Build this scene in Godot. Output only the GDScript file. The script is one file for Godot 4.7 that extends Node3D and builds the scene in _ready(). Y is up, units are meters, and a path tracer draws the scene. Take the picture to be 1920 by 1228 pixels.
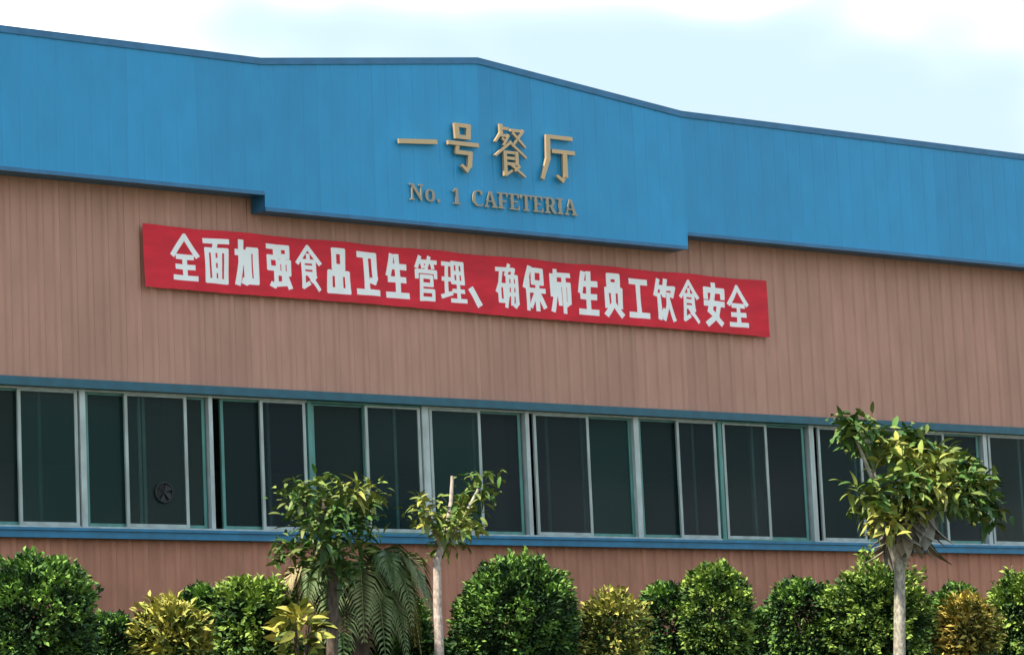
extends Node3D

# ---------------------------------------------------------------- helpers
var used := {}
var mats := {}

func numbered(called: String) -> String:
	if not used.has(called):
		used[called] = 0
		return called
	used[called] += 1
	return "%s_%03d" % [called, used[called]]

func part_name(parent: Node, called: String) -> String:
	var key := "%d/%s" % [parent.get_instance_id(), called]
	if not used.has(key):
		used[key] = 0
		return called
	used[key] += 1
	return "%s_%03d" % [called, used[key]]

func tag(o: Node, label: String, category: String, group := "", kind := "") -> void:
	o.set_meta("label", label)
	o.set_meta("category", category)
	if group != "":
		o.set_meta("group", group)
	if kind != "":
		o.set_meta("kind", kind)

func thing(called: String, label: String, category: String, at := Vector3.ZERO, group := "") -> Node3D:
	var o := Node3D.new()
	o.name = numbered(called)
	add_child(o)
	o.position = at
	tag(o, label, category, group)
	return o

func obj(called: String, mesh: Mesh, m: Material, parent: Node = self, at := Vector3.ZERO) -> MeshInstance3D:
	var o := MeshInstance3D.new()
	o.name = numbered(called) if parent == self else part_name(parent, called)
	o.mesh = mesh
	if m != null:
		o.material_override = m
	o.position = at
	parent.add_child(o, true)
	return o

func lin(r: float, g: float, b: float) -> Color:
	return Color(r, g, b).linear_to_srgb()

func begin() -> SurfaceTool:
	var st := SurfaceTool.new()
	st.begin(Mesh.PRIMITIVE_TRIANGLES)
	return st

func quad(st: SurfaceTool, a: Vector3, b: Vector3, c: Vector3, d: Vector3) -> void:
	# a b c d clockwise seen from the front
	var n := (c - a).cross(b - a).normalized()
	for q in [[a, Vector2(0, 1)], [b, Vector2(0, 0)], [c, Vector2(1, 0)], [a, Vector2(0, 1)], [c, Vector2(1, 0)], [d, Vector2(1, 1)]]:
		st.set_normal(n)
		st.set_uv(q[1])
		st.add_vertex(q[0])

func box(st: SurfaceTool, lo: Vector3, hi: Vector3) -> void:
	var x0 := lo.x
	var y0 := lo.y
	var z0 := lo.z
	var x1 := hi.x
	var y1 := hi.y
	var z1 := hi.z
	quad(st, Vector3(x0, y0, z1), Vector3(x0, y1, z1), Vector3(x1, y1, z1), Vector3(x1, y0, z1))
	quad(st, Vector3(x1, y0, z0), Vector3(x1, y1, z0), Vector3(x0, y1, z0), Vector3(x0, y0, z0))
	quad(st, Vector3(x0, y0, z0), Vector3(x0, y1, z0), Vector3(x0, y1, z1), Vector3(x0, y0, z1))
	quad(st, Vector3(x1, y0, z1), Vector3(x1, y1, z1), Vector3(x1, y1, z0), Vector3(x1, y0, z0))
	quad(st, Vector3(x0, y1, z1), Vector3(x0, y1, z0), Vector3(x1, y1, z0), Vector3(x1, y1, z1))
	quad(st, Vector3(x0, y0, z0), Vector3(x0, y0, z1), Vector3(x1, y0, z1), Vector3(x1, y0, z0))

func tube(st: SurfaceTool, pts: Array, radii: Array, sides := 8) -> void:
	var rings := []
	for i in pts.size():
		var p: Vector3 = pts[i]
		var d: Vector3 = (pts[min(i + 1, pts.size() - 1)] - pts[max(i - 1, 0)]).normalized()
		var a := d.cross(Vector3(0.31, 0.1, 0.94)).normalized()
		var b := d.cross(a).normalized()
		var ring := []
		for k in sides:
			var t := TAU * k / sides
			var n := a * cos(t) + b * sin(t)
			ring.append([p + n * radii[i], n])
		rings.append(ring)
	for i in pts.size() - 1:
		for k in sides:
			var k2 := (k + 1) % sides
			for q in [rings[i][k], rings[i + 1][k2], rings[i][k2], rings[i][k], rings[i + 1][k], rings[i + 1][k2]]:
				st.set_normal(q[1])
				st.set_uv(Vector2(0, 0))
				st.add_vertex(q[0])

func noise_tex(freq: float, c0: Color, c1: Color, sd: int, size := 256, mid := 0.5) -> NoiseTexture2D:
	var n := FastNoiseLite.new()
	n.seed = sd
	n.frequency = freq
	n.fractal_octaves = 5
	var t := NoiseTexture2D.new()
	t.width = size
	t.height = size
	t.seamless = true
	t.noise = n
	var r := Gradient.new()
	r.set_color(0, c0)
	r.set_color(1, c1)
	r.set_offset(0, mid - 0.35)
	r.set_offset(1, mid + 0.35)
	t.color_ramp = r
	return t

func mat(c: Color, rough := 0.7, metal := 0.0) -> StandardMaterial3D:
	var m := StandardMaterial3D.new()
	m.albedo_color = c
	m.roughness = rough
	m.metallic = metal
	m.cull_mode = BaseMaterial3D.CULL_DISABLED
	return m

func weathered(c: Color, rough: float, sc: Vector3, sd: int, depth := 0.14) -> StandardMaterial3D:
	var m := mat(c, rough)
	m.albedo_texture = noise_tex(0.012, Color(1 - depth, 1 - depth * 1.08, 1 - depth * 1.12), Color(1, 1, 1), sd, 512)
	m.uv1_triplanar = true
	m.uv1_world_triplanar = true
	m.uv1_scale = sc
	return m

func leaf_mat(sd: int, back := 0.35) -> StandardMaterial3D:
	var m := mat(Color.WHITE, 0.65)
	m.vertex_color_use_as_albedo = true
	m.backlight = Color(back * 0.9, back, back * 0.35)
	m.metallic_specular = 0.3
	return m

# ---------------------------------------------------------------- facade outline
const X0 := -15.0
const X1 := 14.0
const WALL_TOP := 10.3
const GROUND := 2.6
const SILL := 4.9
const HEAD := 6.55

func fascia_top(x: float) -> float:
	if x < -3.87 or x > 2.76:
		return 10.55
	if x < -0.6:
		return lerpf(10.55, 10.91, (x + 3.87) / 3.27)
	return lerpf(10.91, 10.55, (x + 0.6) / 3.36)

func corrugated(x0: float, x1: float, y0: float, y1: float, z: float, depth: float, pitch: float) -> Mesh:
	# a folded steel sheet: flats z, trapezoid ribs standing proud
	var xs := []
	var n := int(round((x1 - x0) / pitch))
	var p := (x1 - x0) / n
	for i in n:
		var a := x0 + p * i
		xs.append_array([[a, 0.0], [a + p * 0.52, 0.0], [a + p * 0.64, depth], [a + p * 0.88, depth]])
	xs.append([x1, 0.0])
	var st := begin()
	for i in xs.size() - 1:
		var a = xs[i]
		var b = xs[i + 1]
		quad(st, Vector3(a[0], y0, z + a[1]), Vector3(a[0], y1, z + a[1]), Vector3(b[0], y1, z + b[1]), Vector3(b[0], y0, z + b[1]))
	return st.commit()

func fascia_sheet(x0: float, x1: float, bottom: float, z: float) -> Mesh:
	# flat blue sheet with narrow pressed grooves and a folded vertical joint
	var st := begin()
	var xs := []
	var n := 4
	var p := (x1 - x0) / n
	for i in n:
		var a := x0 + p * i
		xs.append_array([[a, 0.0], [a + p * 0.78, 0.0], [a + p * 0.86, -0.004], [a + p * 0.94, -0.004]])
	xs.append([x1, 0.0])
	for i in xs.size() - 1:
		var a = xs[i]
		var b = xs[i + 1]
		quad(st, Vector3(a[0], bottom, z + a[1]), Vector3(a[0], fascia_top(a[0]), z + a[1]), Vector3(b[0], fascia_top(b[0]), z + b[1]), Vector3(b[0], bottom, z + b[1]))
	return st.commit()

# ---------------------------------------------------------------- lettering drawn stroke by stroke (0..100 grid)
const GLYPHS := {
	"全": "50,3 4,44|50,3 96,44|22,48 78,48|18,70 82,70|8,94 92,94|50,48 50,94",
	"面": "4,8 96,8|48,8 42,26|10,28 90,28 90,95 10,95 10,28|37,28 37,95|63,28 63,95|37,50 63,50|37,72 63,72",
	"加": "4,28 50,28 50,80 44,92 34,90|26,5 24,50 6,95|62,22 94,22 94,90 62,90 62,22",
	"强": "6,8 38,8 38,32 8,32 8,56 38,56 36,86 28,95 18,92|54,8 88,8 88,28 54,28 54,8|48,40 94,40 94,66 48,66 48,40|71,28 71,90|44,91 92,87|84,74 96,96",
	"食": "50,2 4,38|50,2 96,38|50,20 50,32|26,34 74,34 74,62|26,34 26,92 48,84|26,48 74,48|26,62 74,62|50,64 92,96|76,68 62,78",
	"品": "28,6 72,6 72,42 28,42 28,6|6,56 42,56 42,95 6,95 6,56|58,56 94,56 94,95 58,95 58,56",
	"卫": "10,8 84,8 84,60 78,68 66,66|44,8 44,92|4,93 96,93",
	"生": "26,4 8,46|22,28 90,28|14,58 86,58|4,94 96,94|52,4 52,94",
	"管": "22,2 6,24|16,12 46,12|30,14 34,24|66,2 54,20|62,12 96,12|78,14 82,24|50,24 50,32|6,48 6,34 94,34 94,46|26,46 26,98|26,46 74,46 74,64 26,64|26,78 80,78 80,96 26,96",
	"理": "4,12 38,12|6,46 36,46|2,86 40,78|21,12 21,82|48,8 94,8 94,52 48,52 48,8|48,30 94,30|71,8 71,94|50,72 92,72|42,94 98,94",
	"、": "8,66 80,97",
	"确": "4,12 44,12|24,12 18,44 4,62|16,48 40,48 40,84 16,84 16,48|60,2 46,24|56,12 82,12 74,26|52,28 94,28 94,88 86,95|52,28 52,70 44,96|52,48 94,48|52,68 94,68|73,28 73,90",
	"保": "28,3 4,46|18,30 18,97|44,8 88,8 88,36 44,36 44,8|34,54 98,54|66,36 66,97|64,56 34,90|68,56 98,90",
	"师": "12,14 12,60|30,3 30,56 10,96|42,12 96,12|48,34 92,34 92,76 82,80|48,34 48,80|70,12 70,98",
	"员": "28,5 74,5 74,26 28,26 28,5|14,38 86,38 86,76|14,38 14,76|50,48 48,70 10,95|56,74 92,95",
	"工": "10,12 90,12|50,12 50,90|4,92 96,92",
	"饮": "24,3 4,38|16,20 44,20 38,34|22,38 22,94 44,76|60,3 48,40|56,22 96,22 88,40|70,36 66,62 44,96|70,50 98,96",
	"安": "50,2 50,14|6,34 6,16 94,16 94,32|44,26 24,66 80,95|74,48 58,76 12,97|4,48 96,48",
	"一": "2,52 98,46",
	"号": "30,6 72,6 70,30 32,30 30,6|4,44 98,44|34,44 28,62|28,62 74,62 70,88 60,98 46,90",
	"餐": "24,2 24,16|24,8 44,8|22,18 6,34|20,22 44,22 30,40|28,28 34,32|56,10 90,10 58,40|60,16 94,40|50,34 4,62|50,34 96,60|32,54 68,54 68,76|32,54 32,98 50,90|32,65 68,65|32,76 68,76|52,78 90,98|74,80 62,88",
	"厅": "22,8 92,8|24,8 22,54 4,96|38,38 96,38|70,38 70,88 62,98 48,90",
}

func strokes(ch: String) -> Array:
	var out := []
	for s in GLYPHS[ch].split("|"):
		var line := []
		for p in s.split(" "):
			var q = p.split(",")
			line.append(Vector2(float(q[0]), float(q[1])))
		out.append(line)
	return out

func draw_stroke(img: Image, a: Vector2, b: Vector2, half: float, c: Color) -> void:
	var x0 := int(min(a.x, b.x) - half - 2)
	var x1 := int(max(a.x, b.x) + half + 2)
	var y0 := int(min(a.y, b.y) - half - 2)
	var y1 := int(max(a.y, b.y) + half + 2)
	var d := b - a
	var l: float = max(d.length_squared(), 0.001)
	for y in range(max(y0, 0), min(y1, img.get_height() - 1) + 1):
		for x in range(max(x0, 0), min(x1, img.get_width() - 1) + 1):
			var p := Vector2(x, y)
			var run := (p - a).dot(d) / sqrt(l)
			var over: float = max(-run, run - sqrt(l))
			var dist: float = abs((p - a).cross(d)) / sqrt(l)
			var k: float = clamp(half + 0.5 - dist, 0.0, 1.0) * clamp(half * 0.75 + 0.5 - over, 0.0, 1.0)
			if k > 0.0:
				img.set_pixel(x, y, img.get_pixel(x, y).lerp(c, k))

# ---------------------------------------------------------------- leaves
func leaf_mesh(length: float, width: float, droop: float, segs := 4) -> Mesh:
	# a blade along +Z folded along its midrib, arching down
	var st := begin()
	st.set_smooth_group(0)
	var rows := []
	for i in segs + 1:
		var t := float(i) / segs
		var w: float = width * 0.5 * pow(sin(PI * pow(clamp(t * 0.96 + 0.02, 0.0, 1.0), 0.85)), 0.8)
		var y := -droop * t * t * length
		var z: float = t * length * (1.0 - 0.25 * abs(droop) * t)
		rows.append([Vector3(-w, y + w * 0.3, z), Vector3(0, y, z), Vector3(w, y + w * 0.3, z)])
	for i in segs:
		for k in 2:
			for v in [rows[i][k], rows[i + 1][k], rows[i + 1][k + 1], rows[i][k], rows[i + 1][k + 1], rows[i][k + 1]]:
				st.set_uv(Vector2(0, 0))
				st.add_vertex(v)
	st.generate_normals()
	return st.commit()

func aim(dir: Vector3, roll: float) -> Basis:
	var z := dir.normalized()
	var up := Vector3.UP if abs(z.y) < 0.97 else Vector3(1, 0, 0.2)
	var x := up.cross(z).normalized()
	var y := z.cross(x)
	return Basis(x, y, z) * Basis(Vector3(0, 0, 1), roll)

func leaf_cloud(parent: Node, called: String, mesh: Mesh, m: Material, places: Array, tints: Array) -> void:
	var mm := MultiMesh.new()
	mm.transform_format = MultiMesh.TRANSFORM_3D
	mm.use_colors = true
	mm.mesh = mesh
	mm.instance_count = places.size()
	for i in places.size():
		mm.set_instance_transform(i, places[i])
		mm.set_instance_color(i, tints[i])
	var o := MultiMeshInstance3D.new()
	o.name = called
	o.multimesh = mm
	o.material_override = m
	o.set_meta("kind", "stuff")
	parent.add_child(o, true)

func pick(rng: RandomNumberGenerator, pal: Array) -> Color:
	var i := rng.randi() % (pal.size() - 1)
	var c: Color = pal[i].lerp(pal[i + 1], rng.randf())
	return c * rng.randf_range(0.8, 1.2)

func bush(called: String, label: String, category: String, group: String, x: float, top: float, z: float, r: float, count: int, pal: Array, kind: int, sd: int) -> void:
	var rng := RandomNumberGenerator.new()
	rng.seed = sd
	var nz := FastNoiseLite.new()
	nz.seed = sd
	nz.frequency = 1.0
	nz.fractal_octaves = 3
	var root := thing(called, label, category, Vector3(x, GROUND, z), group)
	var cy := top - r - GROUND
	var stem := begin()
	for k in 7:
		var a := TAU * k / 7 + rng.randf()
		var tip := Vector3(cos(a) * r * 0.6, cy + r * rng.randf_range(0.0, 0.5), sin(a) * r * 0.6)
		tube(stem, [Vector3(cos(a) * 0.05, 0, sin(a) * 0.05), tip * Vector3(0.5, 0.55, 0.5), tip], [0.022, 0.015, 0.006], 5)
	obj("stem", stem.commit(), mats.bark, root)
	var places := []
	var tints := []
	var rough: float = [0.13, 0.22, 0.26, 0.2][kind]
	var inner: float = [0.5, 0.4, 0.35, 0.6][kind]
	count = int(count * (2.1 if kind != 3 else 1.0))
	for i in count:
		var d := Vector3(rng.randfn(), rng.randfn(), rng.randfn()).normalized()
		var f := 1.0 + rough * 2.0 * nz.get_noise_3dv(d * 1.3 + Vector3(sd, 0, 0)) + rough * nz.get_noise_3dv(d * 3.5)
		var rr: float = f * lerpf(inner, 1.0, pow(rng.randf(), 0.5))
		var pos := d * r * rr
		if rng.randf() < 0.3:
			d.y = -abs(d.y)
			pos.y = -abs(pos.y)
		if d.y < 0.0:
			pos.y *= (cy - 0.06) / r
		pos.y += cy
		if pos.y < 0.03:
			continue
		var grow := (d * 0.9 + Vector3(0, 0.55 if kind != 1 else 0.8, 0) + Vector3(rng.randfn(), rng.randfn(), rng.randfn()) * 0.55).normalized()
		var s := rng.randf_range(0.7, 1.25)
		places.append(Transform3D(aim(grow, rng.randf_range(-1.2, 1.2)).scaled_local(Vector3.ONE * s), pos))
		var cl: float = clamp(0.5 + 1.4 * nz.get_noise_3dv(pos * 4.0 + Vector3(0, sd, 0)) + 0.35 * (rr - 0.85) / 0.15 * 0.5 + 0.24 * d.y, 0.0, 0.999) * (pal.size() - 1)  # tone lightens with height: young growth, plus sunlit tops painted into the colour
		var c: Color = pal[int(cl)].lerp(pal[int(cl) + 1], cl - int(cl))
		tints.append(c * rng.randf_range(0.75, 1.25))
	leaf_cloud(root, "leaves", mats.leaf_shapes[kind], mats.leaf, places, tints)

# ---------------------------------------------------------------- scene
func _ready() -> void:
	# camera
	var cam := Camera3D.new()
	add_child(cam)
	var fwd := Vector3(0.60696, 0.14723, -0.78097)
	var r0 := Vector3(0.78958, 0, 0.61365)
	var u0 := Vector3(-0.09035, 0.98910, 0.11625)
	var roll := -0.04495
	var r := r0 * cos(roll) + u0 * sin(roll)
	var u := u0 * cos(roll) - r0 * sin(roll)
	cam.transform = Transform3D(Basis(r, u, -fwd).orthonormalized(), Vector3(-24.546, 1.6, 31.583))
	cam.fov = rad_to_deg(2.0 * atan(614.0 / 6000.0))
	cam.near = 0.2
	cam.far = 2000.0
	cam.current = true
	# sky
	var env := Environment.new()
	env.background_mode = Environment.BG_SKY
	env.tonemap_mode = Environment.TONE_MAPPER_LINEAR
	env.tonemap_exposure = 1.95
	env.ssao_enabled = true
	env.ssil_enabled = true
	env.sdfgi_enabled = true
	var sky := Sky.new()
	var pano := PanoramaSkyMaterial.new()
	pano.panorama = make_sky()
	pano.energy_multiplier = 1.0
	sky.sky_material = pano
	env.sky = sky
	env.ambient_light_source = Environment.AMBIENT_SOURCE_SKY
	var we := WorldEnvironment.new()
	we.environment = env
	add_child(we)
	# sun
	var sun := DirectionalLight3D.new()
	var az := deg_to_rad(89.0)
	var el := deg_to_rad(54.0)
	var towards := Vector3(-sin(az) * cos(el), sin(el), cos(az) * cos(el))
	sun.transform = Transform3D(Basis.looking_at(-towards, Vector3.UP), Vector3(0, 30, 0))
	sun.light_energy = 1.6
	sun.light_color = Color(1.0, 0.95, 0.86)
	sun.light_angular_distance = 2.0
	sun.shadow_enabled = true
	add_child(sun)

	make_materials()
	make_ground()
	make_building()
	make_banner()
	make_sign()
	make_plants()

func make_sky() -> ImageTexture:
	var w := 1536
	var h := 768
	var img := Image.create(w, h, false, Image.FORMAT_RGBF)
	var n := FastNoiseLite.new()
	n.seed = 11
	n.frequency = 2.6
	n.fractal_octaves = 5
	for y in h:
		var v := (y + 0.5) / h
		var el := (0.5 - v) * PI
		var s := sin(el)
		for x in w:
			var az := wrapf((x + 0.5) / w * TAU, -PI, PI)
			var c: Color
			if s < -0.02:
				c = Color(0.22, 0.24, 0.2)
			else:
				var d := Vector3(sin(az) * cos(el), s, -cos(az) * cos(el))
				var t: float = pow(clamp(s, 0.0, 1.0), 0.55)
				c = Color(0.408, 0.487, 0.508).lerp(Color(0.26, 0.46, 0.72), clamp(t * 1.15 - 0.28, 0.0, 1.0))
				var q: Vector3 = d / (0.35 + maxf(s, 0.0))
				var cl: float = n.get_noise_3d(q.x * 0.9, q.y * 0.5, q.z * 0.9) + 0.6 * n.get_noise_3d(d.x * 3.0, d.y * 7.0, d.z * 3.0)
				# a broad bank of white cloud to the left of the gable
				var near: float = exp(-pow((az - 0.66) / 0.3, 2.0) - pow((el - 0.23) / 0.1, 2.0))
				cl = cl * (1.0 - 0.55 * near) - 0.10 * near - 0.08
				cl += 0.52 * exp(-pow((az - 0.46) / 0.085, 2.0) - pow((el - 0.25) / 0.05, 2.0))
				cl += 0.42 * exp(-pow((az - 0.65) / 0.06, 2.0) - pow((el - 0.262) / 0.014, 2.0))
				cl += 0.42 * exp(-pow((az - 0.735) / 0.02, 2.0) - pow((el - 0.25) / 0.008, 2.0))
				var k: float = smoothstep(-0.15, 0.45, cl)
				c = c.lerp(Color(1.15, 1.17, 1.18), k)
			img.set_pixel(x, y, c)
	return ImageTexture.create_from_image(img)

func make_materials() -> void:
	mats.brown = []
	for i in 3:
		var k: float = [1.0, 0.95, 1.04][i]
		mats.brown.append(weathered(lin(0.475 * k, 0.245 * k, 0.175 * k), 0.6, Vector3(0.5, 0.12, 0.5), 5 + i, 0.065))
	mats.lower = []
	for i in 3:
		var k: float = [1.0, 0.96, 1.04][i]
		mats.lower.append(weathered(lin(0.47 * k, 0.205 * k, 0.125 * k), 0.65, Vector3(0.5, 0.2, 0.5), 45 + i, 0.10))
	mats.blue = []
	for i in 3:
		var k: float = [1.0, 0.95, 1.05][i]
		mats.blue.append(weathered(lin(0.012 * k, 0.262 * k, 0.515 * k), 0.5, Vector3(0.35, 0.16, 0.35), 15 + i, 0.04))
	mats.head = weathered(lin(0.006, 0.10, 0.15), 0.4, Vector3(0.5, 0.5, 0.5), 24, 0.12)
	mats.blue_trim = weathered(lin(0.02, 0.15, 0.31), 0.4, Vector3(0.5, 0.5, 0.5), 25, 0.12)
	mats.sill = weathered(lin(0.012, 0.19, 0.36), 0.45, Vector3(0.5, 0.5, 0.5), 26, 0.15)
	mats.dark_blue = mat(lin(0.012, 0.06, 0.12), 0.5)
	mats.frame = weathered(lin(0.40, 0.47, 0.44), 0.45, Vector3(0.7, 0.3, 0.7), 27, 0.15)
	mats.post = weathered(lin(0.46, 0.53, 0.51), 0.45, Vector3(0.7, 0.3, 0.7), 28, 0.15)
	mats.green_frame = weathered(lin(0.085, 0.27, 0.235), 0.45, Vector3(0.7, 0.3, 0.7), 29, 0.15)
	mats.glass = []
	for i in 4:
		var gc: Color = [lin(0.014, 0.034, 0.034), lin(0.016, 0.046, 0.042), lin(0.016, 0.028, 0.032), lin(0.02, 0.04, 0.036)][i]
		gc.a = [0.38, 0.5, 0.46, 0.36][i]
		var g := mat(gc, 0.05)
		g.transparency = BaseMaterial3D.TRANSPARENCY_ALPHA
		g.metallic_specular = 0.18
		mats.glass.append(g)
	mats.black = mat(lin(0.008, 0.008, 0.009), 0.6)
	mats.inside = mat(lin(0.27, 0.31, 0.30), 0.9)
	mats.inside_floor = mat(lin(0.3, 0.3, 0.28), 0.6)
	mats.roof = mat(lin(0.05, 0.18, 0.32), 0.6)
	mats.plinth = weathered(lin(0.3, 0.29, 0.27), 0.9, Vector3(0.6, 0.6, 0.6), 30, 0.3)
	mats.bark = weathered(lin(0.13, 0.10, 0.075), 0.9, Vector3(3, 1, 3), 31, 0.4)
	mats.pale_bark = weathered(lin(0.62, 0.54, 0.48), 0.85, Vector3(4, 2, 4), 32, 0.35)
	mats.grey_bark = weathered(lin(0.52, 0.51, 0.43), 0.85, Vector3(4, 2, 4), 33, 0.4)
	mats.leaf = leaf_mat(1)
	mats.leaf_shapes = [leaf_mesh(0.062, 0.034, 0.25, 2), leaf_mesh(0.10, 0.04, 0.45, 2), leaf_mesh(0.075, 0.038, 0.3, 2), leaf_mesh(0.17, 0.075, 0.5, 4)]
	var gold := mat(lin(0.50, 0.35, 0.19), 0.42, 0.25)
	mats.gold = gold
	mats.dull_gold = mat(lin(0.31, 0.27, 0.20), 0.5, 0.15)

func tree_leaf_mats(cols: Array) -> Array:
	var out := []
	for c in cols:
		var m := mat(lin(c[0], c[1], c[2]), 0.6)
		m.backlight = Color(0.32, 0.36, 0.12)
		out.append(m)
	return out

func make_ground() -> void:
	var st := begin()
	var prof := [[-600.0, GROUND], [9.0, GROUND], [10.0, GROUND - 0.12], [14.0, 0.12], [15.0, 0.0], [600.0, 0.0]]
	for i in prof.size() - 1:
		quad(st, Vector3(-600, prof[i + 1][1], prof[i + 1][0]), Vector3(-600, prof[i][1], prof[i][0]), Vector3(600, prof[i][1], prof[i][0]), Vector3(600, prof[i + 1][1], prof[i + 1][0]))
	var gm := weathered(lin(0.09, 0.12, 0.04), 0.95, Vector3(0.12, 0.12, 0.12), 40, 0.5)
	var o := obj("ground", st.commit(), gm)
	tag(o, "green grassy ground and bank below the planting bed", "ground", "", "structure")
	var rd := begin()
	quad(rd, Vector3(-600, 0.004, 44), Vector3(-600, 0.004, 18), Vector3(600, 0.004, 18), Vector3(600, 0.004, 44))  # road sheet out of view, put in for the light it bounces
	var ro := obj("road", rd.commit(), weathered(lin(0.24, 0.235, 0.22), 0.9, Vector3(0.2, 0.2, 0.2), 41, 0.25))
	tag(ro, "unseen pale concrete road below the bank, added for bounce light", "road", "", "structure")
	var bed := begin()
	quad(bed, Vector3(X0, GROUND + 0.006, 7.2), Vector3(X0, GROUND + 0.006, 0.2), Vector3(X1, GROUND + 0.006, 0.2), Vector3(X1, GROUND + 0.006, 7.2))
	var bo := obj("soil", bed.commit(), weathered(lin(0.10, 0.07, 0.045), 1.0, Vector3(0.6, 0.6, 0.6), 42, 0.5))
	tag(bo, "bare brown soil of the planting bed along the building", "ground", "", "structure")

func window_unit(b: Node3D, x0: float, x1: float, sashes: Array, wide: float, pm: Material) -> void:
	# outer frame with its posts; each sash: [left, right, track z, material]
	var st := begin()
	var zf := -0.02
	box(st, Vector3(x0 - wide * 0.33, SILL, -0.13), Vector3(x0 + wide * 0.33, HEAD - 0.052, zf))
	box(st, Vector3(x0 + wide * 0.33, SILL, -0.12), Vector3(x1, SILL + 0.03, zf - 0.01))
	box(st, Vector3(x0 + wide * 0.33, HEAD - 0.075, -0.12), Vector3(x1, HEAD - 0.052, zf - 0.01))
	var w := obj("window", st.commit(), pm, b)
	if x0 == -6.24:
		var ring := begin()
		var rp := []
		var rw := []
		for i in 17:
			rp.append(Vector3(cos(TAU * i / 16.0) * 0.115, sin(TAU * i / 16.0) * 0.115, 0))
			rw.append(0.012)
		tube(ring, rp, rw, 6)
		for i in 5:
			var a := TAU * i / 5.0
			quad(ring, Vector3(0, 0, -0.01), Vector3(cos(a) * 0.11, sin(a) * 0.11, -0.01), Vector3(cos(a - 0.9) * 0.11, sin(a - 0.9) * 0.11, 0.012), Vector3(cos(a - 0.9) * 0.02, sin(a - 0.9) * 0.02, 0.0))
		for i in 16:
			var a0 := TAU * i / 16.0
			var a1 := TAU * (i + 1) / 16.0
			quad(ring, Vector3(0, 0, -0.02), Vector3(cos(a1) * 0.11, sin(a1) * 0.11, -0.02), Vector3(cos(a0) * 0.11, sin(a0) * 0.11, -0.02), Vector3(cos(a0) * 0.05, sin(a0) * 0.05, -0.02))
		obj("exhaust_fan", ring.commit(), mats.black, w, Vector3(-5.18, 5.34, -0.03))
	for s in sashes:
		var l: float = s[0]
		var rr: float = s[1]
		var z: float = s[2]
		var f := begin()
		var y0 := SILL + 0.032
		var y1 := HEAD - 0.077
		var t := 0.040
		box(f, Vector3(l, y0, z - 0.016), Vector3(l + t, y1, z + 0.016))
		box(f, Vector3(rr - t, y0, z - 0.016), Vector3(rr, y1, z + 0.016))
		box(f, Vector3(l + t, y0, z - 0.014), Vector3(rr - t, y0 + 0.04, z + 0.014))
		box(f, Vector3(l + t, y1 - 0.022, z - 0.014), Vector3(rr - t, y1, z + 0.014))
		obj("sash", f.commit(), s[3], w)
		var p := begin()
		box(p, Vector3(l + t, y0 + 0.04, z - 0.003), Vector3(rr - t, y1 - 0.022, z + 0.003))
		obj("pane", p.commit(), mats.glass[int(abs(l) * 7.0 + (0 if z > -0.07 else 2)) % 4], w)

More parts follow.
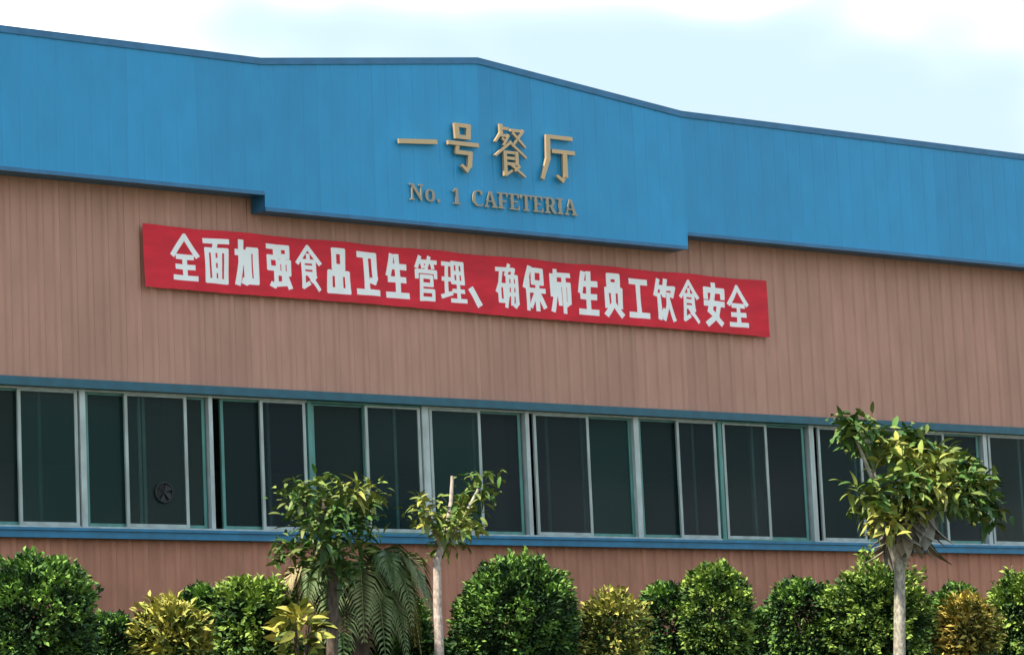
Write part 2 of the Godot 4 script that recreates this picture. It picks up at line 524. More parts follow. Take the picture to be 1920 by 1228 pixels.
func make_building() -> void:
	var b := thing("canteen_building", "long brown metal canteen building with blue fascia and a row of sliding windows", "building")
	# solid wall behind the sheets
	var st := begin()
	box(st, Vector3(X0, GROUND, -0.16), Vector3(X1, SILL - 0.06, -0.035))
	box(st, Vector3(X0, HEAD + 0.06, -0.16), Vector3(X1, WALL_TOP, -0.035))
	box(st, Vector3(X0, GROUND, -14.2), Vector3(X1, WALL_TOP, -14.0))
	box(st, Vector3(X0, GROUND, -14.0), Vector3(X0 + 0.2, WALL_TOP, -0.16))
	box(st, Vector3(X1 - 0.2, GROUND, -14.0), Vector3(X1, WALL_TOP, -0.16))
	obj("wall", st.commit(), mats.inside, b)
	var fl := begin()
	box(fl, Vector3(X0 + 0.2, 3.3, -14.0), Vector3(X1 - 0.2, 3.5, -0.16))
	obj("floor", fl.commit(), mats.inside_floor, b)
	var rf := begin()
	box(rf, Vector3(X0, WALL_TOP, -14.2), Vector3(X1, WALL_TOP + 0.12, -0.002))
	obj("roof", rf.commit(), mats.roof, b)
	var ce := begin()
	box(ce, Vector3(X0 + 0.2, 7.4, -14.0), Vector3(X1 - 0.2, 7.5, -0.16))
	obj("ceiling", ce.commit(), mats.inside, b)
	# columns inside, seen dimly through the glass
	for i in 6:
		var c := begin()
		var x := -12.5 + i * 5.0
		box(c, Vector3(x, 3.5, -4.4), Vector3(x + 0.4, 7.4, -4.0))
		obj("column", c.commit(), mats.inside, b)
	# corrugated sheets
	var n := int((X1 - X0) / 0.84)
	var pw := (X1 - X0) / n
	for i in n:
		var a := X0 + pw * i
		obj("wall_panel", corrugated(a, a + pw, HEAD + 0.05, WALL_TOP, -0.03, 0.020, 0.21), mats.brown[(i * 7 + i / 3) % 3], b)
		obj("wall_panel", corrugated(a, a + pw, GROUND, SILL - 0.05, -0.03, 0.020, 0.21), mats.lower[(i * 5 + i / 4) % 3], b)
	# blue fascia: sheets, a dark soffit, cap flashing and lower trim
	var edges := [X0, -3.87, -0.6, 2.76, X1]
	var xs := []
	for i in edges.size() - 1:
		var len: float = edges[i + 1] - edges[i]
		var k: int = max(1, int(round(len / 0.9)))
		for j in k:
			xs.append([edges[i] + len * j / k, edges[i] + len * (j + 1) / k])
	var q := 0
	for s in xs:
		var mid: float = (s[0] + s[1]) * 0.5
		var bot := 8.71 if mid > -3.87 and mid < 2.76 else 8.9
		obj("fascia_panel", fascia_sheet(s[0], s[1], bot, 0.3), mats.blue[(q * 5 + q / 3) % 3], b)
		q += 1
	var sf := begin()
	for e in [[X0, -3.87, 8.9], [-3.87, 2.76, 8.71], [2.76, X1, 8.9]]:
		quad(sf, Vector3(e[0], e[2], 0.0), Vector3(e[0], e[2], 0.292), Vector3(e[1], e[2], 0.292), Vector3(e[1], e[2], 0.0))
	quad(sf, Vector3(-3.87, 8.71, 0.0), Vector3(-3.87, 8.9, 0.0), Vector3(-3.87, 8.9, 0.292), Vector3(-3.87, 8.71, 0.292))
	quad(sf, Vector3(2.76, 8.71, 0.0), Vector3(2.76, 8.9, 0.0), Vector3(2.76, 8.9, 0.292), Vector3(2.76, 8.71, 0.292))
	obj("soffit", sf.commit(), mats.blue_trim, b)
	var cp := begin()
	for e in [[X0, -3.87], [-3.87, -0.6], [-0.6, 2.76], [2.76, X1]]:
		var a: float = e[0]
		var c: float = e[1]
		var ya := fascia_top(a)
		var yc := fascia_top(c)
		quad(cp, Vector3(a, ya - 0.07, 0.315), Vector3(a, ya + 0.012, 0.315), Vector3(c, yc + 0.012, 0.315), Vector3(c, yc - 0.07, 0.315))
		quad(cp, Vector3(a, ya + 0.012, 0.315), Vector3(a, ya + 0.012, -0.1), Vector3(c, yc + 0.012, -0.1), Vector3(c, yc + 0.012, 0.315))
		quad(cp, Vector3(c, yc - 0.5, -0.1), Vector3(c, yc + 0.012, -0.1), Vector3(a, ya + 0.012, -0.1), Vector3(a, ya - 0.5, -0.1))
	obj("cap_flashing", cp.commit(), mats.blue_trim, b)
	var lt := begin()
	for e in [[X0, -3.87, 8.9], [-3.86, 2.75, 8.71], [2.76, X1, 8.9]]:
		box(lt, Vector3(e[0], e[2] - 0.012, 0.27), Vector3(e[1], e[2] + 0.035, 0.31))
	obj("drip_trim", lt.commit(), mats.blue_trim, b)
	# head and sill flashings of the window band
	var hd := begin()
	box(hd, Vector3(X0, HEAD - 0.05, -0.13), Vector3(X1, HEAD + 0.05, 0.07))
	obj("head_trim", hd.commit(), mats.head, b)
	var sl := begin()
	box(sl, Vector3(X0, SILL - 0.035, -0.13), Vector3(X1, SILL - 0.002, 0.11))
	box(sl, Vector3(X0, SILL - 0.115, 0.0), Vector3(X1, SILL - 0.037, 0.09))
	obj("window_sill", sl.commit(), mats.sill, b)
	# sliding windows
	var f := -0.05
	var k := -0.095
	var units := [
		[-14.3, -12.7, [[-14.25, -13.45, f], [-13.5, -12.75, k]], 0.1],
		[-12.7, -11.05, [[-12.65, -11.85, f], [-11.9, -11.1, k]], 0.1],
		[-11.05, -9.42, [[-11.0, -10.2, f], [-10.25, -9.47, k]], 0.1],
		[-9.42, -7.8, [[-9.37, -8.6, f], [-8.7, -7.86, k]], 0.1],
		[-7.8, -6.24, [[-7.07, -6.3, f], [-7.7, -6.75, k]], 0.1],
		[-6.24, -4.52, [[-5.68, -4.84, f], [-6.18, -5.44, k], [-5.42, -4.57, k]], 0.11],
		[-4.52, -3.12, [[-3.82, -3.17, f], [-4.35, -3.66, k]], 0.08],
		[-3.12, -1.40, [[-2.3, -1.47, f], [-2.26, -1.81, k], [-3.06, -2.27, k]], 0.08],
		[-1.40, 0.19, [[-1.33, -0.54, f], [-0.64, 0.12, k]], 0.15],
		[0.19, 1.98, [[0.30, 1.20, f], [0.52, 1.13, k], [1.14, 1.93, k]], 0.09],
		[1.98, 3.42, [[2.68, 3.36, f], [2.06, 3.01, k]], 0.13],
		[3.42, 5.07, [[3.48, 4.27, f], [4.02, 4.98, k]], 0.09],
		[5.07, 6.75, [[5.20, 6.02, f], [5.9, 6.68, k]], 0.13],
		[6.75, 8.42, [[6.83, 7.62, f], [7.5, 8.34, k]], 0.09],
		[8.42, 10.05, [[8.5, 9.3, f], [9.15, 9.98, k]], 0.11],
		[10.05, 11.7, [[10.1, 10.9, f], [10.85, 11.65, k]], 0.1],
		[11.7, 13.3, [[11.75, 12.5, f], [12.45, 13.25, k]], 0.1],
	]
	for un in units:
		var ss := []
		for s in un[2]:
			ss.append([s[0], s[1], s[2], mats.frame if s[2] == f else mats.green_frame])
		window_unit(b, un[0], un[1], ss, un[3], mats.green_frame if un[0] == -3.12 or un[0] == 3.42 else mats.post)
	var en := begin()
	box(en, Vector3(X0, SILL, -0.13), Vector3(-14.35, HEAD, -0.02))
	box(en, Vector3(13.3, SILL, -0.13), Vector3(X1, HEAD, -0.02))
	obj("end_post", en.commit(), mats.post, b)

func make_banner() -> void:
	var w := 2048
	var h := 160
	var img := Image.create(w, h, false, Image.FORMAT_RGB8)
	img.fill(Color(0.80, 0.09, 0.15))
	var nz := FastNoiseLite.new()
	nz.seed = 4
	nz.frequency = 0.01
	for y in h:
		for x in w:
			var k := 1.0 + 0.10 * nz.get_noise_2d(x * 0.6, y * 2.0)
			img.set_pixel(x, y, Color(0.81 * k, 0.12 * k, 0.19 * k))
	var text := "全面加强食品卫生管理、确保师生员工饮食安全"
	var at := [[-5.05, -4.67], [-4.61, -4.24], [-4.17, -3.83], [-3.73, -3.36], [-3.3, -2.93], [-2.85, -2.5], [-2.42, -2.07], [-1.98, -1.63], [-1.54, -1.18], [-1.13, -0.75], [-0.70, -0.5], [-0.28, 0.09], [0.16, 0.52], [0.58, 0.94], [1.04, 1.4], [1.47, 1.82], [1.89, 2.25], [2.32, 2.69], [2.76, 3.12], [3.19, 3.57], [3.61, 3.98]]
	var left := -5.42
	var px := w / 9.76
	var white := Color(0.93, 0.93, 0.92)
	for i in text.length():
		var ch := text[i]
		var x0: float = (at[i][0] - left) * px
		var x1: float = (at[i][1] - left) * px
		var ss := strokes(ch)
		var half := 8.4 if ss.size() <= 5 else (6.9 if ss.size() <= 7 else 5.9)
		if ch == "、":
			half = 9.5
		var y0 := 18.0 + i * 0.15
		var y1 := y0 + 118.0
		x0 += half * 0.5
		x1 -= half * 0.5
		for line in ss:
			for j in line.size() - 1:
				var a := Vector2(lerpf(x0, x1, line[j].x / 100.0), lerpf(y0, y1, line[j].y / 100.0))
				var c := Vector2(lerpf(x0, x1, line[j + 1].x / 100.0), lerpf(y0, y1, line[j + 1].y / 100.0))
				draw_stroke(img, a, c, half, white)
	var m := mat(Color.WHITE, 0.75)
	m.albedo_texture = ImageTexture.create_from_image(img)
	var root := thing("banner", "long red cloth banner with white Chinese slogan hung on the brown wall", "banner", Vector3(-0.54, 7.7, 0.05))
	var st := begin()
	var nx := 160
	var ny := 8
	var pts := []
	for j in ny + 1:
		var row := []
		for i in nx + 1:
			var t := float(i) / nx
			var s := float(j) / ny
			var x := lerpf(-4.88, 4.88, t)
			var top := 0.775 - 0.05 * t - 0.011 * sin(t * PI * 7.0) * sin(t * PI * 7.0)
			var bot := 0.03 - 0.075 * t - 0.006 * sin(t * PI * 4.0 + 0.6)
			var z := 0.010 * sin(t * 61.0 + s * 4.0) * sin(t * 17.0) + 0.007 * sin(t * 131.0 - s * 5.0) + 0.006 * sin(t * 213.0 + s * 7.0) * s + 0.018 * s
			row.append([Vector3(x, lerpf(top, bot, s), z), Vector2(t, s)])
		pts.append(row)
	st.set_smooth_group(0)
	for j in ny:
		for i in nx:
			for q in [pts[j + 1][i], pts[j][i], pts[j][i + 1], pts[j + 1][i], pts[j][i + 1], pts[j + 1][i + 1]]:
				st.set_uv(q[1])
				st.add_vertex(q[0])
	st.index()
	st.generate_normals()
	obj("cloth", st.commit(), m, root)

func raised_character(ch: String, w: float, h: float, thick: float, half: float) -> Mesh:
	# strokes as raised metal bars, each a hair deeper than the last so that no faces coincide
	var st := begin()
	var i := 0
	for line in strokes(ch):
		for j in line.size() - 1:
			var a := Vector2(line[j].x / 100.0 * w, (1.0 - line[j].y / 100.0) * h)
			var c := Vector2(line[j + 1].x / 100.0 * w, (1.0 - line[j + 1].y / 100.0) * h)
			var d := (c - a).normalized()
			var nrm := Vector2(-d.y, d.x)
			a -= d * half * 0.7
			c += d * half * 0.7
			var ha := half * (1.12 if abs(d.x) < 0.5 else 0.85)
			var hb := ha * (0.7 if abs(d.x) > 0.2 and abs(d.y) > 0.2 else 1.0)
			var z1 := thick + 0.0025 * (i % 5)
			var p := [a + nrm * ha, c + nrm * hb, c - nrm * hb, a - nrm * ha]
			var f := []
			var k := []
			for v in p:
				f.append(Vector3(v.x, v.y, z1))
				k.append(Vector3(v.x, v.y, 0.0))
			quad(st, f[3], f[0], f[1], f[2])
			for e in 4:
				var e2: int = (e + 1) % 4
				quad(st, f[e], k[e], k[e2], f[e2])
			i += 1
	return st.commit()

func make_sign() -> void:
	var root := thing("chinese_lettering", "four raised gold Chinese characters mounted in the middle of the blue fascia", "sign", Vector3(-0.5, 9.42, 0.335))
	var spec := [["一", -1.40, 0.56, 0.62, 0.036], ["号", -0.66, 0.46, 0.62, 0.032], ["餐", 0.06, 0.52, 0.66, 0.024], ["厅", 0.80, 0.56, 0.62, 0.032]]
	for s in spec:
		obj("character", raised_character(s[0], s[2], s[3], 0.032, s[4] * 0.95), mats.gold, root, Vector3(s[1], 0.0, 0.0))
	var en := thing("english_lettering", "line of small raised gold capitals reading No. 1 CAFETERIA under the Chinese characters", "sign", Vector3(-0.4, 8.95, 0.325))
	var font := SystemFont.new()
	font.font_names = PackedStringArray(["Droid Serif"])
	font.font_weight = 700
	var x := -1.36
	for ch in "No. 1 CAFETERIA":
		if ch == " ":
			x += 0.15
			continue
		var tm := TextMesh.new()
		tm.text = ch
		tm.font = font
		tm.font_size = 32
		tm.pixel_size = 0.0086
		tm.depth = 0.018
		tm.horizontal_alignment = HORIZONTAL_ALIGNMENT_LEFT
		tm.vertical_alignment = VERTICAL_ALIGNMENT_BOTTOM
		var o := obj("letter", tm, mats.dull_gold, en, Vector3(x, -0.02, 0.0))
		x += font.get_string_size(ch, HORIZONTAL_ALIGNMENT_LEFT, -1, 32).x * 0.0094 * 0.93 + 0.005

func make_plants() -> void:
	var dark := [lin(0.012, 0.028, 0.012), lin(0.024, 0.056, 0.020), lin(0.045, 0.11, 0.026), lin(0.16, 0.29, 0.055)]  # last tone of dark and green brightened to paint the sunlit tops
	var green := [lin(0.018, 0.042, 0.014), lin(0.04, 0.085, 0.024), lin(0.085, 0.165, 0.032), lin(0.25, 0.36, 0.07)]
	var yellow := [lin(0.035, 0.065, 0.015), lin(0.11, 0.14, 0.025), lin(0.25, 0.26, 0.05), lin(0.42, 0.39, 0.09)]
	var amber := [lin(0.04, 0.06, 0.018), lin(0.13, 0.14, 0.03), lin(0.31, 0.26, 0.05), lin(0.50, 0.38, 0.09)]
	for p in [dark, green, yellow, amber]:
		for i in p.size():
			p[i] = p[i].srgb_to_linear()
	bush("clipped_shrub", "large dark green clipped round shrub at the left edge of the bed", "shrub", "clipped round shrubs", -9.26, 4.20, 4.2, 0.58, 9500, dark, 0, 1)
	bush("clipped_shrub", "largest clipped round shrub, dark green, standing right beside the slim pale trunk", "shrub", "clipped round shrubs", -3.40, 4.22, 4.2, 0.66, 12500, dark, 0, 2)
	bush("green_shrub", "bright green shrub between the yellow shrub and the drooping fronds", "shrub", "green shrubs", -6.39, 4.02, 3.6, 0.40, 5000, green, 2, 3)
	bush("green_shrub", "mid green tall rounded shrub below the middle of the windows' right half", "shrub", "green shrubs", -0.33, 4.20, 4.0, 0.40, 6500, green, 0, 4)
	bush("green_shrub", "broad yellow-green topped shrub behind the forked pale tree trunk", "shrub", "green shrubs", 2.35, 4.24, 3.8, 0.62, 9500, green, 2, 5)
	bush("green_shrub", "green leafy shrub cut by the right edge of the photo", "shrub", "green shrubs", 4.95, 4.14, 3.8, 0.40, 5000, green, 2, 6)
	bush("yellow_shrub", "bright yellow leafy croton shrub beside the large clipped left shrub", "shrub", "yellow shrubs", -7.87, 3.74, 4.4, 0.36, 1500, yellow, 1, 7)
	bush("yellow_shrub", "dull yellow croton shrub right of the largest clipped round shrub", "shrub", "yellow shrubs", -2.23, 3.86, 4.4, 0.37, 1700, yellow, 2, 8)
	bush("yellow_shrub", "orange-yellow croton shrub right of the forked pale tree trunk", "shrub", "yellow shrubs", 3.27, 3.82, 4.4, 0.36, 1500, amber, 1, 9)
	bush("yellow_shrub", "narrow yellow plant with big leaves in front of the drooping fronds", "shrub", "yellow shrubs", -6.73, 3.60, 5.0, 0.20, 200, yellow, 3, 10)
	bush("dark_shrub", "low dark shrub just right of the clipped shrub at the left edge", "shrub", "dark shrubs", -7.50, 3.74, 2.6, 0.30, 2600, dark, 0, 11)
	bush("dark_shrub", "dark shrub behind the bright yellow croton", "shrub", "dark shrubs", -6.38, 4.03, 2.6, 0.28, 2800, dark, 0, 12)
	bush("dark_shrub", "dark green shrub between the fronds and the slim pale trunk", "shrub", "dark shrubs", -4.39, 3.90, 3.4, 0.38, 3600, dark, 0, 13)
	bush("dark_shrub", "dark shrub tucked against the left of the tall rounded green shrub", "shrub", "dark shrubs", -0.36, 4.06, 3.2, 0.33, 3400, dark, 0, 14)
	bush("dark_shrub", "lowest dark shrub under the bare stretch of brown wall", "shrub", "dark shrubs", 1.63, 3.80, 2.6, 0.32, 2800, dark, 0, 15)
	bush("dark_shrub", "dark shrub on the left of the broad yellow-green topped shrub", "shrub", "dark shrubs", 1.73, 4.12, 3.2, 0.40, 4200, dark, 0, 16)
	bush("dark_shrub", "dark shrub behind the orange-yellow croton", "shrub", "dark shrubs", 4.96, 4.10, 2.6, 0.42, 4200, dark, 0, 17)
	make_hedge(dark)
	make_trees()
	make_palm()

func make_hedge(pal: Array) -> void:
	var rng := RandomNumberGenerator.new()
	rng.seed = 77
	var nz := FastNoiseLite.new()
	nz.seed = 7
	nz.frequency = 0.8
	var root := thing("low_hedge", "low dark hedge running along the foot of the brown wall", "hedge", Vector3(-2, GROUND, 1.5))
	var places := []
	var tints := []
	for i in 60000:
		var x := rng.randf_range(-11.0, 10.0)
		var top := 0.92 + 0.16 * nz.get_noise_1d(x)
		var y := top * sqrt(rng.randf())
		var z := rng.randf_range(-0.45, 0.45) * (1.0 - 0.4 * y)
		places.append(Transform3D(aim(Vector3(rng.randfn(), rng.randfn() + 0.8, rng.randfn() + 0.6), rng.randf() * 2.0).scaled_local(Vector3.ONE * rng.randf_range(1.0, 1.6)), Vector3(x, y, z)))
		tints.append(pal[0].lerp(pal[2], rng.randf()))
	leaf_cloud(root, "leaves", mats.leaf_shapes[0], mats.leaf, places, tints)
	var st := begin()
	for i in 60:
		var x := -10.9 + i * 0.35
		tube(st, [Vector3(x, 0, 0), Vector3(x + 0.05, 0.5, 0.05)], [0.015, 0.006], 5)
	var o := obj("stem", st.commit(), mats.bark, root)
	o.set_meta("kind", "stuff")

func tree_leaves(root: Node3D, clusters: Array, origin: Vector3, hub: Vector3, length: float, tones: Array, shapes: Array, rng: RandomNumberGenerator, fill: int) -> void:
	for cl in clusters:
		var p: Vector3 = Vector3(cl[0], cl[1], cl[2]) - origin
		var per: int = cl[3]
		var tone: int = cl[4]
		var away := p - hub
		away.y *= 0.5
		away = (away.normalized() * 0.65 + Vector3(0, 0.75, 0)).normalized()
		var side := away.cross(Vector3(0.3, 0.2, 0.9)).normalized()
		for k in per:
			var a := k * 2.39996 + rng.randf_range(-0.35, 0.35)
			var open := lerpf(0.3, 1.9, pow(float(k) / per, 0.8)) + rng.randf_range(-0.2, 0.2)
			var dir := away * cos(open) + (side * cos(a) + away.cross(side) * sin(a)) * sin(open)
			var s := rng.randf_range(0.65, 1.15) * length
			var o := MeshInstance3D.new()
			o.name = part_name(root, "leaf")
			o.mesh = shapes[rng.randi() % shapes.size()]
			o.material_override = tones[clampi(tone + rng.randi() % 3 - 1, 0, tones.size() - 1)]
			o.transform = Transform3D(aim(dir, rng.randf_range(-0.4, 0.4)).scaled_local(Vector3(s, s, s)), p + dir * 0.02 - away * (0.10 * k / per))
			root.add_child(o, true)
	var places := []
	var tints := []
	for cl in clusters:
		for k in fill:
			var p := Vector3(cl[0], cl[1], cl[2]) - origin + Vector3(clampf(rng.randfn(), -1.7, 1.7) * 0.13, clampf(rng.randfn(), -1.7, 1.7) * 0.10 - 0.02, clampf(rng.randfn(), -1.7, 1.7) * 0.13)
			var s := rng.randf_range(0.4, 0.8) * length
			places.append(Transform3D(aim(Vector3(rng.randfn(), rng.randfn() * 0.6 + 0.2, rng.randfn()), rng.randf_range(-0.8, 0.8)).scaled_local(Vector3.ONE * s), p))
			var c: Color = tones[clampi(int(cl[4]) + rng.randi() % 3 - 1, 0, tones.size() - 1)].albedo_color.srgb_to_linear()
			tints.append(c * rng.randf_range(0.8, 1.15))
	leaf_cloud(root, "small_leaves", shapes[0], mats.leaf, places, tints)

func limb(root: Node3D, called: String, pts: Array, radii: Array, m: Material, origin: Vector3) -> void:
	var st := begin()
	var q := []
	for p in pts:
		q.append(Vector3(p[0], p[1], p[2]) - origin)
	tube(st, q, radii, 9)
	obj(called, st.commit(), m, root)

func make_trees() -> void:
	var rng := RandomNumberGenerator.new()
	rng.seed = 99
	var shapes := [leaf_mesh(1.0, 0.34, 0.3, 5), leaf_mesh(1.0, 0.36, 0.6, 5), leaf_mesh(1.0, 0.27, 0.85, 5)]
	# 0 dark green, 1 green, 2 olive, 3 yellow green, 4 yellow
	var tones := tree_leaf_mats([[0.035, 0.085, 0.02], [0.07, 0.15, 0.03], [0.13, 0.17, 0.04], [0.18, 0.24, 0.05], [0.28, 0.28, 0.06]])
	var dead := tree_leaf_mats([[0.22, 0.21, 0.17], [0.30, 0.28, 0.23], [0.16, 0.15, 0.12]])
	# forked tree on the right
	var o3 := Vector3(1.5, GROUND, 5.0)
	var t3 := thing("forked_tree", "tallest young tree with forked pale trunk and yellowing strap leaves, on the right", "tree", o3)
	limb(t3, "trunk", [[1.5, GROUND, 5], [1.55, 3.1, 5], [1.6, 3.64, 5], [1.64, 4.05, 5], [1.58, 4.25, 5.0], [1.50, 4.42, 5.02], [1.38, 4.85, 5.05]], [0.076, 0.072, 0.068, 0.064, 0.056, 0.05, 0.038], mats.grey_bark, o3)
	limb(t3, "branch", [[1.63, 4.02, 5], [1.76, 4.26, 5], [2.0, 4.5, 5], [2.2, 4.85, 5.05]], [0.05, 0.042, 0.038, 0.026], mats.grey_bark, o3)
	limb(t3, "branch", [[1.63, 4.05, 5], [1.72, 4.45, 4.95], [1.8, 4.9, 5.1], [1.84, 5.1, 5.3]], [0.045, 0.036, 0.03, 0.02], mats.grey_bark, o3)
	for e in [[[1.38, 4.8, 5.05], [1.15, 5.2, 5.1], [0.95, 5.6, 5.1]], [[1.38, 4.8, 5.05], [1.42, 5.2, 4.9], [1.53, 5.6, 4.8]], [[2.2, 4.8, 5.05], [2.6, 5.05, 5.0], [2.75, 5.3, 4.9]], [[2.2, 4.8, 5.05], [2.35, 5.3, 4.8], [2.4, 5.7, 4.7]], [[2.2, 4.8, 5.05], [2.8, 4.85, 5.0], [3.3, 4.88, 4.85]], [[1.38, 4.75, 5.05], [1.2, 4.78, 5.1], [1.02, 4.82, 5.2]]]:
		limb(t3, "branch", e, [0.03, 0.024, 0.016], mats.grey_bark, o3)
	var cl3 := [[0.91, 5.71, 5.1, 18, 1], [1.25, 5.62, 4.9, 14, 1], [1.55, 5.60, 4.8, 16, 2], [1.49, 5.40, 5.2, 17, 4], [2.3, 5.66, 4.7, 12, 1], [1.84, 5.20, 5.3, 18, 3], [2.5, 5.42, 4.9, 18, 3], [2.85, 5.30, 4.9, 16, 1], [1.43, 5.05, 5.4, 17, 2], [1.02, 4.92, 5.2, 18, 2], [1.12, 4.62, 5.3, 14, 4], [1.87, 4.85, 5.1, 14, 2], [3.01, 5.0, 5.0, 17, 0], [2.35, 4.95, 5.3, 17, 1], [3.42, 4.86, 4.7, 14, 1], [1.89, 5.0, 5.5, 16, 3], [2.6, 5.1, 5.3, 17, 2], [3.1, 5.2, 4.8, 12, 0], [1.6, 4.78, 5.3, 10, 3], [2.1, 4.98, 5.2, 10, 3], [2.7, 4.9, 5.2, 10, 1], [2.1, 5.3, 5.0, 10, 3]]
	tree_leaves(t3, cl3, o3, Vector3(0.5, 2.3, 0), 0.29, tones, shapes, rng, 85)
	# withered leaves hanging below the crown
	for i in 110:
		var a := rng.randf() * TAU
		var p := Vector3(1.82 + 0.30 * cos(a) * rng.randf(), 4.84 - 0.22 * rng.randf(), 5.05 + 0.25 * sin(a)) - o3
		var d := Vector3(-0.25 + rng.randfn() * 0.15, -1.0, rng.randfn() * 0.2)
		var s := rng.randf_range(0.36, 0.6)
		var o := MeshInstance3D.new()
		o.name = part_name(t3, "withered_leaf")
		o.mesh = shapes[i % 2]
		o.material_override = dead[i % 3]
		o.transform = Transform3D(aim(d, rng.randf() * TAU).scaled_local(Vector3(s, s, s)), p)
		t3.add_child(o, true)
	# slim tree with straight pale trunk
	var o2 := Vector3(-5.03, GROUND, 5.0)
	var t2 := thing("slim_tree", "slim young tree with straight pale trunk and sparse crown, left of the largest round shrub", "tree", o2)
	limb(t2, "trunk", [[-5.03, GROUND, 5], [-5.02, 3.2, 5], [-5.02, 3.63, 5], [-5.0, 4.12, 5], [-4.93, 4.28, 5]], [0.052, 0.049, 0.046, 0.042, 0.038], mats.pale_bark, o2)
	limb(t2, "cut_stub", [[-4.93, 4.26, 5], [-4.86, 4.45, 5], [-4.79, 4.73, 5], [-4.76, 5.0, 5]], [0.036, 0.028, 0.022, 0.017], mats.pale_bark, o2)
	limb(t2, "branch", [[-4.93, 4.25, 5], [-5.06, 4.42, 5.05], [-5.17, 4.6, 5.1]], [0.034, 0.026, 0.016], mats.grey_bark, o2)
	limb(t2, "branch", [[-4.91, 4.3, 5], [-4.7, 4.52, 5.05], [-4.5, 4.86, 5.1]], [0.034, 0.026, 0.016], mats.grey_bark, o2)
	var cl2 := [[-5.2, 4.62, 5.1, 15, 3], [-5.05, 4.46, 5.2, 13, 2], [-4.85, 4.36, 4.9, 12, 2], [-4.64, 4.60, 5.0, 14, 3], [-4.46, 4.88, 5.1, 14, 2], [-4.9, 4.48, 5.3, 13, 3], [-4.6, 4.72, 4.95, 10, 2]]
	tree_leaves(t2, cl2, o2, Vector3(0.12, 1.6, 0), 0.2, tones, shapes, rng, 60)
	# leafy tree further left
	var o1 := Vector3(-6.08, GROUND, 4.6)
	var t1 := thing("leafy_tree", "young leafy green tree with a broad crown, above the drooping fronds on the left", "tree", o1)
	limb(t1, "trunk", [[-6.08, GROUND, 4.6], [-6.08, 3.18, 4.6], [-6.04, 3.77, 4.6], [-6.04, 4.15, 4.6]], [0.07, 0.064, 0.058, 0.05], mats.bark, o1)
	for e in [[[-6.04, 4.1, 4.6], [-6.17, 4.42, 4.6], [-6.4, 4.72, 4.65]], [[-6.04, 4.1, 4.6], [-5.91, 4.48, 4.6], [-5.76, 4.78, 4.6]], [[-6.04, 4.12, 4.6], [-6.05, 4.5, 4.5], [-5.98, 4.88, 4.4]]]:
		limb(t1, "branch", e, [0.035, 0.027, 0.016], mats.bark, o1)
	var cl1 := [[-6.49, 4.76, 4.7, 17, 1], [-6.3, 4.85, 4.5, 14, 2], [-5.98, 4.90, 4.4, 16, 2], [-5.76, 4.86, 4.7, 17, 3], [-5.5, 4.80, 4.5, 14, 3], [-6.17, 4.63, 4.9, 16, 1], [-6.5, 4.45, 4.8, 16, 1], [-6.42, 4.32, 5.0, 15, 1], [-5.88, 4.50, 4.7, 16, 0], [-6.55, 4.26, 4.6, 12, 1], [-6.15, 4.28, 4.8, 14, 1], [-6.02, 4.67, 4.3, 14, 1], [-5.7, 4.62, 4.6, 12, 0], [-6.25, 4.12, 4.7, 9, 1], [-5.85, 4.22, 4.5, 9, 1], [-5.6, 4.4, 4.5, 9, 2], [-6.0, 4.0, 4.8, 8, 0]]
	tree_leaves(t1, cl1, o1, Vector3(0, 1.7, 0), 0.19, tones, shapes, rng, 60)

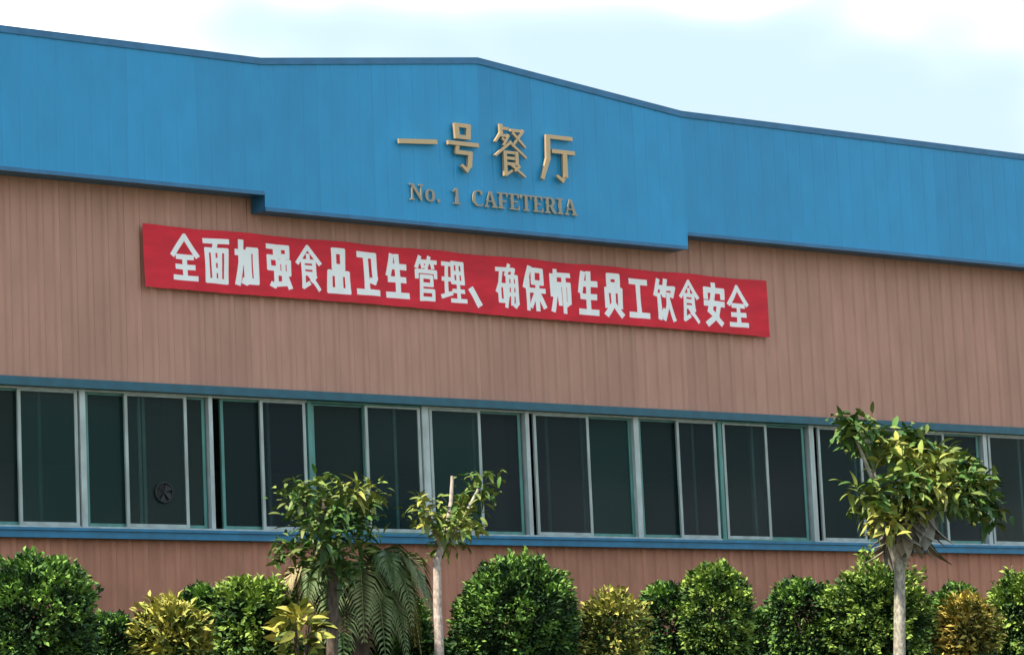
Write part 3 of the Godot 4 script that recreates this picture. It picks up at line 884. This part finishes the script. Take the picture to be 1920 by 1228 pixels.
func frond_mesh(length: float, rise: float, droop: float, rng: RandomNumberGenerator) -> Mesh:
	# arching midrib along +Z with paired leaflets
	var st := begin()
	var pts := []
	var rad := []
	var n := 14
	for i in n + 1:
		var t := float(i) / n
		pts.append(Vector3(0, rise * t - droop * t * t * t, length * t * (1.0 - 0.25 * t * t)))
		rad.append(lerpf(0.012, 0.003, t))
	tube(st, pts, rad, 5)
	for i in 44:
		var t := 0.12 + 0.87 * i / 43.0
		var f := t * n
		var k := mini(int(f), n - 1)
		var p: Vector3 = pts[k].lerp(pts[k + 1], f - k)
		var d: Vector3 = (pts[k + 1] - pts[k]).normalized()
		var l: float = 0.34 * sin(PI * clamp(t * 0.9 + 0.12, 0.0, 1.0)) + 0.05
		for s in [-1.0, 1.0]:
			var out := (Vector3(s, 0.1, 0) + d * 0.75 + Vector3(0, rng.randf_range(-0.15, 0.15), 0)).normalized()
			var mid := p + out * l * 0.55
			var tip := p + out * l * 0.92 + Vector3(0, -l * 0.42, 0)
			var wv := d * 0.013
			for v in [p - wv, p + wv, mid + wv, p - wv, mid + wv, mid - wv, mid - wv, mid + wv, tip]:
				st.set_uv(Vector2(0, 0))
				st.add_vertex(v)
	st.generate_normals()
	return st.commit()

func make_palm() -> void:
	var rng := RandomNumberGenerator.new()
	rng.seed = 31
	var at := Vector3(-5.30, GROUND, 4.0)
	var root := thing("young_palm", "young palm with drooping feather fronds behind the leafy tree's trunk", "palm", at)
	var st := begin()
	tube(st, [Vector3(0, 0, 0), Vector3(0, 0.6, 0), Vector3(0, 1.15, 0), Vector3(0, 1.4, 0)], [0.11, 0.10, 0.085, 0.05], 10)
	obj("trunk", st.commit(), mats.bark, root)
	var tones := tree_leaf_mats([[0.08, 0.14, 0.045], [0.12, 0.18, 0.06], [0.19, 0.22, 0.08], [0.30, 0.24, 0.12], [0.36, 0.34, 0.09]])
	var spec := [[0, 0.9, 1.0, 0.9, 0], [38, 0.95, 0.9, 1.0, 2], [75, 0.9, 0.75, 1.1, 1], [110, 1.0, 0.8, 1.1, 3], [150, 0.95, 0.6, 1.0, 2], [185, 0.9, 0.9, 1.0, 1], [222, 1.0, 0.75, 1.2, 0], [260, 1.1, 0.75, 0.9, 3], [295, 0.95, 0.7, 1.1, 1], [330, 0.95, 0.8, 1.2, 2], [20, 0.7, 0.3, 1.0, 1], [135, 0.75, 0.25, 1.0, 3], [200, 0.7, 0.3, 1.0, 0], [60, 0.8, 0.4, 1.1, 4], [310, 0.75, 0.3, 1.1, 0], [95, 0.85, 0.55, 1.0, 4], [10, 0.9, 0.85, 1.1, 1], [52, 1.0, 0.65, 1.0, 0], [172, 0.95, 0.75, 1.1, 1], [240, 0.9, 0.55, 1.1, 2], [280, 1.0, 0.9, 1.0, 0], [345, 0.8, 0.5, 1.2, 1]]
	for s in spec:
		var o := MeshInstance3D.new()
		o.name = part_name(root, "frond")
		o.mesh = frond_mesh(s[1] * 1.08, s[2] * 0.95, s[3] * 1.15, rng)
		o.material_override = tones[s[4]]
		o.transform = Transform3D(Basis(Vector3.UP, deg_to_rad(s[0] + rng.randf_range(-8, 8))), Vector3(0, 1.32, 0))
		root.add_child(o, true)
